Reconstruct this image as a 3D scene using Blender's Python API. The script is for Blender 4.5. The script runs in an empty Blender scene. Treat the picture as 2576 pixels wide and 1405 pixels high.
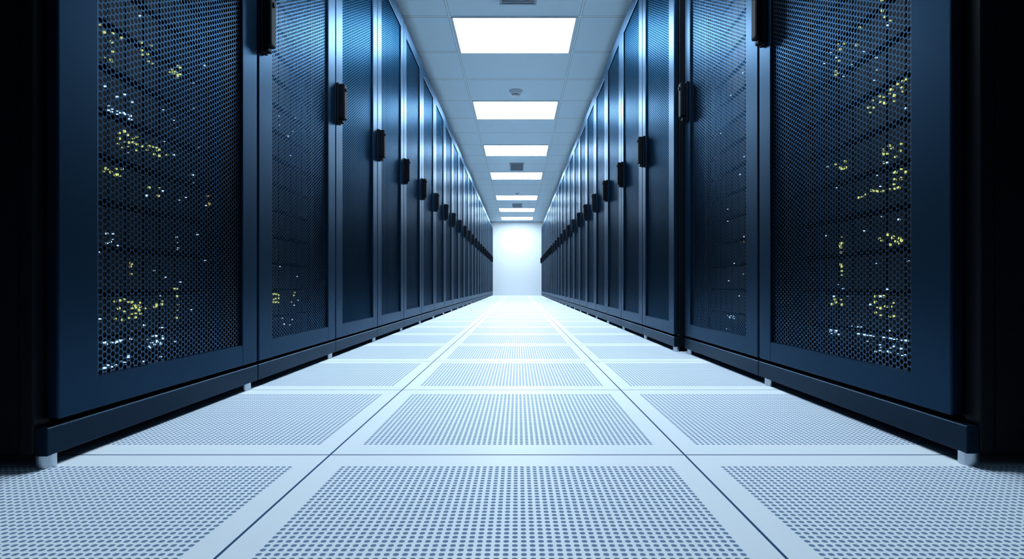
import bpy, bmesh, math, random
from mathutils import Vector, Matrix
random.seed(7)
scene = bpy.context.scene
coll = scene.collection

# ------------------------------------------------------------------ helpers
class N:
    def __init__(s, mat):
        s.t = mat.node_tree
        s.n = s.t.nodes; s.l = s.t.links
    def m(s, op, a, b=None, c=None):
        n = s.n.new('ShaderNodeMath'); n.operation = op
        for i, v in enumerate((a, b, c)):
            if v is None: continue
            if isinstance(v, (int, float)): n.inputs[i].default_value = v
            else: s.l.new(v, n.inputs[i])
        return n.outputs[0]
    def xyz(s, kind='Object'):
        tc = s.n.new('ShaderNodeTexCoord'); sp = s.n.new('ShaderNodeSeparateXYZ')
        s.l.new(tc.outputs[kind], sp.inputs[0])
        return sp.outputs
    def noise(s, scale, detail=3):
        tc = s.n.new('ShaderNodeTexCoord'); n = s.n.new('ShaderNodeTexNoise')
        n.inputs['Scale'].default_value = scale; n.inputs['Detail'].default_value = detail
        s.l.new(tc.outputs['Object'], n.inputs['Vector'])
        return n.outputs[0]
    def mixc(s, f, a, b):
        n = s.n.new('ShaderNodeMix'); n.data_type = 'RGBA'
        for i, v in ((0, f), (6, a), (7, b)):
            if isinstance(v, (int, float)): n.inputs[i].default_value = v
            elif isinstance(v, tuple): n.inputs[i].default_value = (*v, 1)
            else: s.l.new(v, n.inputs[i])
        return n.outputs[2]

def mat(name, col, rough=.4, metal=0., spec=.5, var=0.08, vscale=6, bump=0, tint=None):
    m = bpy.data.materials.new(name); m.use_nodes = True
    b = m.node_tree.nodes['Principled BSDF']
    b.inputs['Roughness'].default_value = rough
    b.inputs['Metallic'].default_value = metal
    b.inputs['Specular IOR Level'].default_value = spec
    if tint: b.inputs['Specular Tint'].default_value = (*tint, 1)
    g = N(m)
    nz = g.noise(vscale)
    lo = tuple(c*(1-var) for c in col); hi = tuple(min(1, c*(1+var)) for c in col)
    g.l.new(g.mixc(nz, lo, hi), b.inputs['Base Color'])
    if bump:
        bp = g.n.new('ShaderNodeBump'); bp.inputs['Strength'].default_value = bump
        bp.inputs['Distance'].default_value = .001
        g.l.new(g.noise(400, 1), bp.inputs['Height']); g.l.new(bp.outputs[0], b.inputs['Normal'])
    return m

def emis(name, col, st):
    m = bpy.data.materials.new(name); m.use_nodes = True
    b = m.node_tree.nodes['Principled BSDF']
    b.inputs['Base Color'].default_value = (*col, 1)
    b.inputs['Emission Color'].default_value = (*col, 1)
    b.inputs['Emission Strength'].default_value = st
    return m

def add_box(bm, x0, x1, y0, y1, z0, z1, bev=0, seg=1, mi=0):
    if x0 > x1: x0, x1 = x1, x0
    t = bmesh.new()
    M = Matrix.Translation(((x0+x1)/2, (y0+y1)/2, (z0+z1)/2)) @ Matrix.Diagonal((x1-x0, y1-y0, z1-z0, 1))
    bmesh.ops.create_cube(t, size=1, matrix=M)
    if bev: bmesh.ops.bevel(t, geom=t.edges[:], offset=bev, segments=seg, affect='EDGES', profile=.5)
    for f in t.faces: f.material_index = mi
    me = bpy.data.meshes.new('t'); t.to_mesh(me); t.free()
    bm.from_mesh(me); bpy.data.meshes.remove(me)

def add_cyl(bm, r1, r2, h, loc, seg=24, axis='Z', mi=0):
    t = bmesh.new()
    bmesh.ops.create_cone(t, cap_ends=True, segments=seg, radius1=r1, radius2=r2, depth=h)
    if axis == 'X': bmesh.ops.rotate(t, verts=t.verts, matrix=Matrix.Rotation(math.pi/2, 3, 'Y'))
    bmesh.ops.translate(t, verts=t.verts, vec=loc)
    for f in t.faces: f.material_index = mi
    me = bpy.data.meshes.new('t'); t.to_mesh(me); t.free()
    bm.from_mesh(me); bpy.data.meshes.remove(me)

def to_mesh(bm, name, mats):
    me = bpy.data.meshes.new(name); bm.to_mesh(me); bm.free()
    for m in mats: me.materials.append(m)
    return me

def obj(name, data, parent=None, loc=(0, 0, 0)):
    o = bpy.data.objects.new(name, data); coll.objects.link(o)
    o.location = loc
    if parent: o.parent = parent
    return o

def copy_tree(o, parent=None):
    kids = list(o.children)
    c = o.copy(); coll.objects.link(c)
    if parent: c.parent = parent
    for k in kids: copy_tree(k, c)
    return c

# ------------------------------------------------------------------ materials
M_frame = mat('navy_powder_coat', (.0095, .029, .058), rough=.37, metal=.82, spec=.2, bump=.02, tint=(.58, .72, .88))
M_body = mat('black_cabinet_steel', (.0012, .0025, .006), rough=.5, metal=.1, spec=.2)
M_inside = mat('black_interior', (.001, .0015, .003), rough=.8, spec=.2)
M_plinth = mat('dark_plinth_paint', (.005, .015, .030), rough=.42, metal=.7, spec=.3, tint=(.6, .74, .9))
M_handle = mat('black_handle_plastic', (.001, .0025, .006), rough=.6, spec=.10)
M_foot = mat('brushed_aluminium', (.50, .56, .62), rough=.28, metal=.97, vscale=60)
M_server = mat('server_black_metal', (.0012, .002, .005), rough=.5, metal=.3, spec=.25)
M_wall = mat('white_wall_paint', (.64, .67, .70), rough=.6, var=.02, vscale=2)
M_wall_dark = mat('dark_wall_paint', (.02, .03, .045), rough=.8, var=.05)
M_lamp_frame = mat('white_lamp_frame', (.7, .77, .84), rough=.4, var=.02)
M_diff = emis('lamp_diffuser', (.69, .86, 1.0), 33.0)
M_vent = mat('grey_vent_metal', (.30, .38, .46), rough=.5)
M_ventdark = mat('vent_slot_dark', (.05, .07, .10), rough=.8)
M_det = mat('white_detector_plastic', (.66, .73, .80), rough=.4, var=.02)
M_yel = emis('yellow_indicator', (.62, .66, .20), .7)
M_org = emis('amber_indicator', (.66, .52, .16), .5)
M_wht = emis('white_light_and_glint', (.55, .78, 1.0), 1.0)  # white status lights; also stands in for glints off cables and equipment

# perforated door sheet
def perf_sheet(name, far):
    m = bpy.data.materials.new(name); m.use_nodes = True
    g = N(m); b = m.node_tree.nodes['Principled BSDF']; out = m.node_tree.nodes['Material Output']
    col = (.026, .055, .095) if far else (.060, .112, .18)  # far sheet coloured darker to tone down sheen on distant doors
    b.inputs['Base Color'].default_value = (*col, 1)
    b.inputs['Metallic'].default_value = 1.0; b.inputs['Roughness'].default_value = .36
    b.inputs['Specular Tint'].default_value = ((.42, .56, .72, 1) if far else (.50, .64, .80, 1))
    _, y, z = g.xyz()[:3]
    a = .0120; c = a*math.sqrt(3)
    def d(oy, oz):
        fy = g.m('SUBTRACT', g.m('FRACT', g.m('ADD', g.m('DIVIDE', y, c), oy+50)), .5)
        fz = g.m('SUBTRACT', g.m('FRACT', g.m('ADD', g.m('DIVIDE', z, a), oz+50)), .5)
        fy = g.m('MULTIPLY', fy, c); fz = g.m('MULTIPLY', fz, a)
        return g.m('SQRT', g.m('ADD', g.m('MULTIPLY', fy, fy), g.m('MULTIPLY', fz, fz)))
    dd = g.m('MINIMUM', d(0, 0), d(.5, .5))
    hole = g.m('LESS_THAN', dd, .0049)
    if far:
        tr = g.n.new('ShaderNodeBsdfDiffuse'); tr.inputs[0].default_value = (.0012, .0025, .005, 1)  # far holes are closed: interior darkness painted on as a matte colour
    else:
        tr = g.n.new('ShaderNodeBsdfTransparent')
    mx = g.n.new('ShaderNodeMixShader')
    g.l.new(hole, mx.inputs[0]); g.l.new(b.outputs[0], mx.inputs[1]); g.l.new(tr.outputs[0], mx.inputs[2])
    g.l.new(mx.outputs[0], out.inputs[0])
    return m
M_perf = perf_sheet('perforated_steel_sheet', False)
M_perf_far = perf_sheet('perforated_steel_painted_holes', True)

def floor_mat():
    m = bpy.data.materials.new('raised_floor_tiles'); m.use_nodes = True
    g = N(m); b = m.node_tree.nodes['Principled BSDF']
    x, y, _ = g.xyz()[:3]
    T = .6
    lu = g.m('MULTIPLY', g.m('FRACT', g.m('DIVIDE', g.m('ADD', x, .318+6), T)), T)
    lv = g.m('MULTIPLY', g.m('FRACT', g.m('DIVIDE', g.m('ADD', y, -.964+6), T)), T)
    au = g.m('ABSOLUTE', g.m('SUBTRACT', lu, .3)); av = g.m('ABSOLUTE', g.m('SUBTRACT', lv, .3))
    seam = g.m('MAXIMUM', g.m('GREATER_THAN', au, .3-.0018), g.m('GREATER_THAN', av, .3-.0020))
    region = g.m('MULTIPLY', g.m('LESS_THAN', au, .263), g.m('LESS_THAN', av, .24))
    px = .526/54; py = .48/46
    hu = g.m('ABSOLUTE', g.m('SUBTRACT', g.m('FRACT', g.m('DIVIDE', g.m('SUBTRACT', lu, .037-px*4), px)), .5))
    hv = g.m('ABSOLUTE', g.m('SUBTRACT', g.m('FRACT', g.m('DIVIDE', g.m('SUBTRACT', lv, .06-py*5), py)), .5))
    s = g.m('ADD', g.m('POWER', hu, 2.6), g.m('POWER', hv, 2.6))
    hole = g.m('MULTIPLY', g.m('LESS_THAN', s, .32**2.6), region)
    nz = g.noise(3)
    base = g.mixc(nz, (.78, .83, .87), (.82, .87, .91))
    c1 = g.mixc(hole, base, (.15, .23, .36))  # tile stays closed: shade inside the holes painted as a darker colour
    c2 = g.mixc(seam, c1, (.03, .08, .17))
    g.l.new(c2, b.inputs['Base Color'])
    g.l.new(g.m('ADD', g.m('MULTIPLY', g.m('MAXIMUM', hole, seam), .3), .46), b.inputs['Roughness'])
    b.inputs['Specular IOR Level'].default_value = .05
    bp = g.n.new('ShaderNodeBump'); bp.inputs['Strength'].default_value = .25; bp.inputs['Distance'].default_value = .002
    g.l.new(g.m('SUBTRACT', 1., g.m('MAXIMUM', hole, seam)), bp.inputs['Height'])
    g.l.new(bp.outputs[0], b.inputs['Normal'])
    return m

def ceil_mat():
    m = bpy.data.materials.new('ceiling_panels'); m.use_nodes = True
    g = N(m); b = m.node_tree.nodes['Principled BSDF']
    x, y, _ = g.xyz()[:3]
    W = .917; D = .605
    au = g.m('ABSOLUTE', g.m('SUBTRACT', g.m('FRACT', g.m('DIVIDE', g.m('ADD', x, .48+W*8), W)), .5))
    av = g.m('ABSOLUTE', g.m('SUBTRACT', g.m('FRACT', g.m('DIVIDE', g.m('ADD', y, -3.985+D*40), D)), .5))
    bar = g.m('MAXIMUM', g.m('GREATER_THAN', au, .5-.006/W), g.m('GREATER_THAN', av, .5-.007/D))
    edge = g.m('MAXIMUM', g.m('GREATER_THAN', au, .5-.0095/W), g.m('GREATER_THAN', av, .5-.014/D))
    base = g.mixc(g.noise(40), (.68, .88, .99), (.71, .90, 1.0))
    c1 = g.mixc(edge, base, (.34, .47, .58))
    c2 = g.mixc(bar, c1, (.80, .95, 1.0))
    g.l.new(c2, b.inputs['Base Color']); b.inputs['Roughness'].default_value = .6
    return m

# ------------------------------------------------------------------ room
CZ = 2.166; YF = 16.7; YB = -2.2; WX = 2.0
def slab(name, x0, x1, y0, y1, z0, z1, m):
    bm = bmesh.new(); add_box(bm, x0, x1, y0, y1, z0, z1)
    o = obj(name, to_mesh(bm, name, [m])); o['kind'] = 'structure'; return o
slab('floor', -WX, WX, YB, YF, -.05, 0, floor_mat())
slab('ceiling', -WX, WX, YB, YF, CZ, CZ+.05, ceil_mat())
slab('wall_far', -WX-.1, WX+.1, YF, YF+.1, -.05, CZ+.05, M_wall)
slab('wall_back', -WX-.1, WX+.1, YB-.1, YB, -.05, CZ+.05, M_wall_dark)
slab('wall_left', -WX-.1, -WX, YB, YF, -.05, CZ+.05, M_wall_dark)
slab('wall_right', WX, WX+.1, YB, YF, -.05, CZ+.05, M_wall_dark)

# ------------------------------------------------------------------ cabinets
TOP = 2.02
def build_cabinet(s, w, handle_near, hz, first=0, far=False, foot_near=False):
    """s=-1: cabinet on the -X side. local origin = front bottom near corner; x outward = s*depth"""
    D = 1.0
    root = bpy.data.objects.new('server_cabinet', None); coll.objects.link(root)
    root.empty_display_size = .1
    X = lambda d: s*d
    bm = bmesh.new(); t = .012
    def B(d0, d1, y0, y1, z0, z1, bev=0, mi=0): add_box(bm, X(d0), X(d1), y0, y1, z0, z1, bev, mi=mi)
    g = .001
    B(.045, D-.02, g, t, .025, TOP-.03, 0)
    B(.045, D-.02, w-t, w-g, .025, TOP-.03, 0)
    B(D-.02, D, g, w-g, .025, TOP-.002, .002)
    B(.022, D-.02, g, w-g, TOP-.03, TOP, .003)
    B(.03, D-.02, t, w-t, .025, .07, 0)
    B(.022, .045, g, .060, .022, TOP-.03, .002)
    B(.022, .045, w-.03, w-g, .022, TOP-.03, .002)
    B(.022, .045, .03, w-.03, .025, .075, .002)
    B(.075, .095, .05, .075, .07, TOP-.03, 0, 1)
    B(.075, .095, w-.075, w-.05, .07, TOP-.03, 0, 1)
    body = obj('cabinet_body', to_mesh(bm, 'cabinet_body', [M_body, M_inside]), root)
    bm = bmesh.new()
    add_box(bm, X(0), X(.02), g, w-g, .02, .064, .0015, 1)
    obj('plinth', to_mesh(bm, 'plinth', [M_plinth]), root)
    yn = first if first else .004
    yf = w-.004
    z0, z1 = .073, 1.985
    sn = .110-yn if first else .088
    if first and s > 0: sn = .132-yn
    sf = .085 if s < 0 else .075
    zb, zt = .128, 1.908
    bm = bmesh.new()
    prof = .003
    add_box(bm, X(0), X(.02), yn, yn+sn, z0, z1, prof, 2)
    add_box(bm, X(0), X(.02), yf-sf, yf, z0, z1, prof, 2)
    add_box(bm, X(.0004), X(.02), yn+sn-.004, yf-sf+.004, z0, zb, prof, 2)
    add_box(bm, X(.0004), X(.02), yn+sn-.004, yf-sf+.004, zt, z1, prof, 2)
    door = obj('door', to_mesh(bm, 'door_frame', [M_frame]), root)
    bm = bmesh.new()
    vs = [bm.verts.new((X(.008), y, z)) for y, z in ((yn+sn-.003, zb-.003), (yf-sf+.003, zb-.003), (yf-sf+.003, zt+.003), (yn+sn-.003, zt+.003))]
    bm.faces.new(vs)
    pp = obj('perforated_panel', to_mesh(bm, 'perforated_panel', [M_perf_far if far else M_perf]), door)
    hy = .004 if handle_near else w-.064
    hw = .038
    bm = bmesh.new()
    add_box(bm, X(0), X(-.010), hy, hy+hw, hz, hz+.164, .003, 2)
    add_box(bm, X(-.009), X(-.034), hy+.002, hy+hw-.002, hz+.018, hz+.160, .005, 3)
    add_box(bm, X(-.009), X(-.024), hy+.005, hy+hw-.005, hz+.003, hz+.016, .003, 2)
    add_cyl(bm, .007, .007, .006, (X(-.035), hy+hw/2, hz+.138), 20, 'X')
    h = obj('handle', to_mesh(bm, 'handle', [M_handle]), door); h['label'] = 'black swing-lever door handle with lock barrel'
    fn = .014 if (first or foot_near) else .09
    for fy, fd in ((.016 if fn < .05 else .05, fn), (w-.045, .014), (.05, D-.06), (w-.05, D-.06)):
        bm = bmesh.new()
        add_cyl(bm, .0138, .0138, .021, (0, 0, .0105), 32)
        add_cyl(bm, .0105, .0105, .004, (0, 0, .023), 32)
        obj('levelling_foot', to_mesh(bm, 'levelling_foot', [M_foot]), root, (X(fd), fy, 0))
    root['category'] = 'server cabinet'
    return root

XL = -.732; XR1 = .710; XR2 = .678
lab = 'dark navy steel server cabinet with perforated mesh door beside the aisle'
cabs = []
c = build_cabinet(-1, 1.604-.885, True, .955, .022); c.location = (XL, .885, 0); cabs.append(c)
c['label'] = 'end-of-row dark navy server cabinet, yellow lights behind mesh door'
t = build_cabinet(-1, .682, True, .949); t.location = (XL, 1.606, 0); cabs.append(t)
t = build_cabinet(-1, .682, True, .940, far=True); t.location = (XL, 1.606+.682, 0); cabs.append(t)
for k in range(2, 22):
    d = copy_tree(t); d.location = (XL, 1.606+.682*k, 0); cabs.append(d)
c = build_cabinet(1, .782, False, .975, .034); c.location = (XR1, .900, 0); cabs.append(c)
c['label'] = 'end-of-row dark navy server cabinet, yellow lights behind mesh door'
c = build_cabinet(1, .747, False, .972); c.location = (XR1, 1.684, 0); cabs.append(c)
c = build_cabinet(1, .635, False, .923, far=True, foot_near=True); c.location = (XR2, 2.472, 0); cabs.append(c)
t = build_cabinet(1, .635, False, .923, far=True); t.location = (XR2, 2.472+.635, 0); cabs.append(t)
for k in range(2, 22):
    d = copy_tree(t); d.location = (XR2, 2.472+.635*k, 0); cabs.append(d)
for i, c in enumerate(cabs):
    if 'label' not in c: c['label'] = lab
    c['group'] = 'server cabinets lining the aisle'

# ------------------------------------------------------------------ rack servers with lights
def cluster(lst, y, z, sy, sz, n, kind):
    for _ in range(n):
        lst.append((y+random.uniform(-sy, sy), z+random.uniform(-sz, sz), kind))
def grid(lst, y, z, ny, nz, p, kind):
    for i in range(ny):
        for j in range(nz):
            if random.random() < .62: lst.append((y+(i-ny/2)*p+random.uniform(-.004, .004), z+(j-nz/2)*p+random.uniform(-.004, .004), kind))
L = []; R = []; L2 = []; R2 = []
grid(L, 1.215, .595, 7, 3, .014, 'y'); cluster(L, 1.28, .590, .05, .010, 8, 'y')
cluster(L, 1.145, .52, .03, .010, 9, 'y')
grid(L, 1.20, .242, 7, 4, .013, 'y'); cluster(L, 1.26, .243, .05, .010, 10, 'y')
grid(L, 1.365, .250, 2, 6, .013, 'y'); cluster(L, 1.20, .322, .004, .014, 4, 'o')
cluster(L, 1.15, .173, .03, .004, 14, 'w'); cluster(L, 1.285, .170, .03, .022, 22, 'w')
cluster(L, 1.165, .640, .04, .006, 16, 'w'); cluster(L, 1.27, .80, .10, .02, 12, 'y')
cluster(L, 1.36, .80, .02, .012, 7, 'y'); cluster(L, 1.13, .78, .02, .05, 8, 'y')
cluster(L, 1.385, .40, .03, .03, 4, 'w'); cluster(L, 1.16, .38, .03, .02, 6, 'w')
cluster(L, 1.30, .49, .05, .02, 3, 'y'); cluster(L, 1.50, .51, .01, .03, 3, 'o')
cluster(L, 1.16, .132, .05, .01, 10, 'w'); cluster(L, 1.30, .5, .20, .38, 40, 'w')
grid(R, 1.205, .705, 6, 3, .014, 'y'); cluster(R, 1.25, .69, .05, .015, 10, 'y')
grid(R, 1.42, .824, 3, 2, .013, 'y'); grid(R, 1.215, .575, 5, 3, .014, 'y')
cluster(R, 1.40, .579, .03, .010, 8, 'y'); cluster(R, 1.27, .495, .06, .006, 10, 'y')
cluster(R, 1.184, .51, .02, .02, 9, 'y'); cluster(R, 1.40, .36, .005, .055, 11, 'y')
cluster(R, 1.205, .385, .05, .012, 12, 'y'); grid(R, 1.425, .254, 4, 2, .013, 'y')
grid(R, 1.241, .252, 5, 4, .014, 'y'); cluster(R, 1.43, .174, .02, .01, 8, 'w')
cluster(R, 1.25, .181, .09, .004, 26, 'w'); cluster(R, 1.215, .148, .05, .01, 14, 'w')
cluster(R, 1.30, .88, .12, .05, 10, 'y'); cluster(R, 1.30, .5, .20, .38, 40, 'w')
grid(L2, 1.93, .25, 4, 3, .014, 'y'); grid(L2, 2.087, .25, 1, 4, .014, 'y'); cluster(L2, 1.95, .5, .2, .4, 16, 'w')
cluster(L2, 1.95, .16, .15, .03, 8, 'w')
cluster(R2, 2.11, .173, .05, .008, 8, 'w'); cluster(R2, 2.12, .6, .15, .5, 16, 'w'); cluster(R2, 2.0, .45, .004, .02, 3, 'o')

def servers(s, xf, y0, w, leds, label):
    H = .0889; zb = .095
    y1 = y0+w-.052; y0 = y0+.052
    pool = list(leds); base = None; bear = None
    for i in range(20):
        z = zb+i*H
        root = bpy.data.objects.new('rack_server', None); coll.objects.link(root)
        xo = xf + s*.074
        ym = (y0+y1)/2
        root.location = (xo, ym, z); root.empty_display_size = .05
        root['label'] = label; root['category'] = 'server'; root['group'] = 'servers mounted in the cabinets'
        if base is None:
            hw = (y1-y0)/2
            bm = bmesh.new()
            add_box(bm, s*.022, s*.75, -hw+.025, hw-.025, .002, H-.004)
            for j in range(10):     # drive bays
                a = -hw+.03+j*(2*hw-.06)/10
                add_box(bm, s*.012, s*.022, a+.002, a+(2*hw-.06)/10-.002, .006, H-.010, .001)
            base = to_mesh(bm, 'server_chassis', [M_server])
            bm = bmesh.new()
            add_box(bm, 0, -s*.004, -hw, -hw+.028, .003, H-.005, .001)
            add_box(bm, 0, -s*.004, hw-.028, hw, .003, H-.005, .001)
            bear = to_mesh(bm, 'mounting_ear', [M_inside])
        obj('chassis', base, root); obj('mounting_ears', bear, root)
        mine = [l for l in pool if z <= l[1] < z+H]
        if mine:
            bm = bmesh.new()
            for (ly, lz, k) in mine:
                if not (y0+.03 < ly < y1-.03): continue
                lz = min(max(lz, z+.006), z+H-.010)
                r = {'y': .0030*random.uniform(.6, 1.2), 'o': .0024, 'w': .0015*random.uniform(.7, 1.5)}[k]
                add_cyl(bm, r, r*.8, .004, (s*.010, ly-ym, lz-z), 8, 'X', {'y': 0, 'o': 1, 'w': 2}[k])
            o = obj('indicators_and_glints', to_mesh(bm, 'indicators_and_glints', [M_yel, M_org, M_wht]), root)
            o['kind'] = 'stuff'; o['label'] = 'glowing yellow and white status lights, with glints made as glowing white dots'
sl = 'black rack-mounted server with small glowing lights behind mesh door'
servers(-1, XL, .885, .719, L, sl)
servers(-1, XL, 1.606, .682, L2, sl)
servers(1, XR1, .900, .782, R, sl)
servers(1, XR1, 1.684, .747, R2, sl)

# ------------------------------------------------------------------ ceiling fixtures
def ceiling_light():
    root = bpy.data.objects.new('ceiling_light', None); coll.objects.link(root)
    bm = bmesh.new()
    W, D, f = .429, .297, .012
    for a in ((-W-f, W+f, -D-f+.006, -D), (-W-f, W+f, D, D+f-.006), (-W-f, -W, -D, D), (W, W+f, -D, D)):
        add_box(bm, a[0], a[1], a[2], a[3], -.010, 0, .001)
    obj('lamp_frame', to_mesh(bm, 'lamp_frame', [M_lamp_frame]), root)
    bm = bmesh.new(); add_box(bm, -W, W, -D, D, -.007, -.001)
    obj('diffuser', to_mesh(bm, 'diffuser', [M_diff]), root)
    root['label'] = 'bright white recessed rectangular ceiling light panel'
    root['category'] = 'ceiling light'; root['group'] = 'ceiling light panels along the aisle'
    return root
ys = [1.56, 3.985, 5.80, 7.615, 9.43, 11.85, 13.80, 15.55]
t = ceiling_light()
for i, y in enumerate(ys):
    o = t if i == 0 else copy_tree(t)
    o.location = (-.0255, y+.3025, CZ)

def detector(loc, sc=1):
    root = bpy.data.objects.new('smoke_detector', None); coll.objects.link(root); root.location = loc
    root['label'] = 'round white smoke detector on the ceiling'; root['category'] = 'smoke detector'
    root.scale = (sc,)*3
    bm = bmesh.new()
    add_cyl(bm, .062, .069, .018, (0, 0, -.009), 48)
    obj('mounting_base', to_mesh(bm, 'mounting_base', [M_det]), root)
    bm = bmesh.new()
    add_cyl(bm, .050, .056, .016, (0, 0, -.026), 40)
    for i in range(12):
        a = i*math.pi/6
        add_box(bm, math.cos(a)*.036-.004, math.cos(a)*.036+.004, math.sin(a)*.036-.004, math.sin(a)*.036+.004, -.050, -.034, .001)
    add_cyl(bm, .026, .030, .016, (0, 0, -.042), 30, mi=1)
    add_cyl(bm, .030, .042, .010, (0, 0, -.055), 40)
    obj('sensor_head', to_mesh(bm, 'sensor_head', [M_det, M_ventdark]), root)
detector((-.02, 5.5, CZ)); detector((-.02, 11.56, CZ), .6)

def vent(y0, y1, xc=-.01, w=.12):
    root = bpy.data.objects.new('ceiling_vent', None); coll.objects.link(root); root.location = (xc, (y0+y1)/2, CZ)
    root['label'] = 'small grey slatted air vent set in the ceiling'; root['category'] = 'vent'
    h = (y1-y0)/2
    bm = bmesh.new(); f = .018
    add_box(bm, -w, w, -h, -h+f, -.016, 0, .002); add_box(bm, -w, w, h-f, h, -.016, 0, .002)
    add_box(bm, -w, -w+f, -h+f, h-f, -.016, 0, .002); add_box(bm, w-f, w, -h+f, h-f, -.016, 0, .002)
    add_box(bm, -w+f, w-f, -h+f, h-f, -.003, 0, mi=1)
    obj('vent_frame', to_mesh(bm, 'vent_frame', [M_vent, M_ventdark]), root)
    bm = bmesh.new(); n = 9
    for i in range(n):
        y = -h+f+(i+.5)*(2*h-2*f)/n
        add_box(bm, -w+f, w-f, y-.007, y+.007, -.012, -.006)
    obj('louvres', to_mesh(bm, 'louvres', [M_vent]), root)
vent(3.50, 3.79, .0, .122); vent(8.72, 9.25, -.02, .11); vent(13.05, 13.6, -.02, .115)

# ------------------------------------------------------------------ world, camera
w = bpy.data.worlds.new('World'); scene.world = w; w.use_nodes = True
w.node_tree.nodes['Background'].inputs[0].default_value = (.1, .2, .35, 1)
w.node_tree.nodes['Background'].inputs[1].default_value = .05
cam = bpy.data.cameras.new('Camera'); co = bpy.data.objects.new('Camera', cam); coll.objects.link(co)
co.location = (0, 0, .286); co.rotation_euler = (math.pi/2, 0, 0)
cam.sensor_width = 36; cam.lens = 20.03; cam.shift_x = -15/2576; cam.shift_y = 15.5/2576
cam.clip_start = .02
scene.camera = co
scene.view_settings.view_transform = 'Standard'
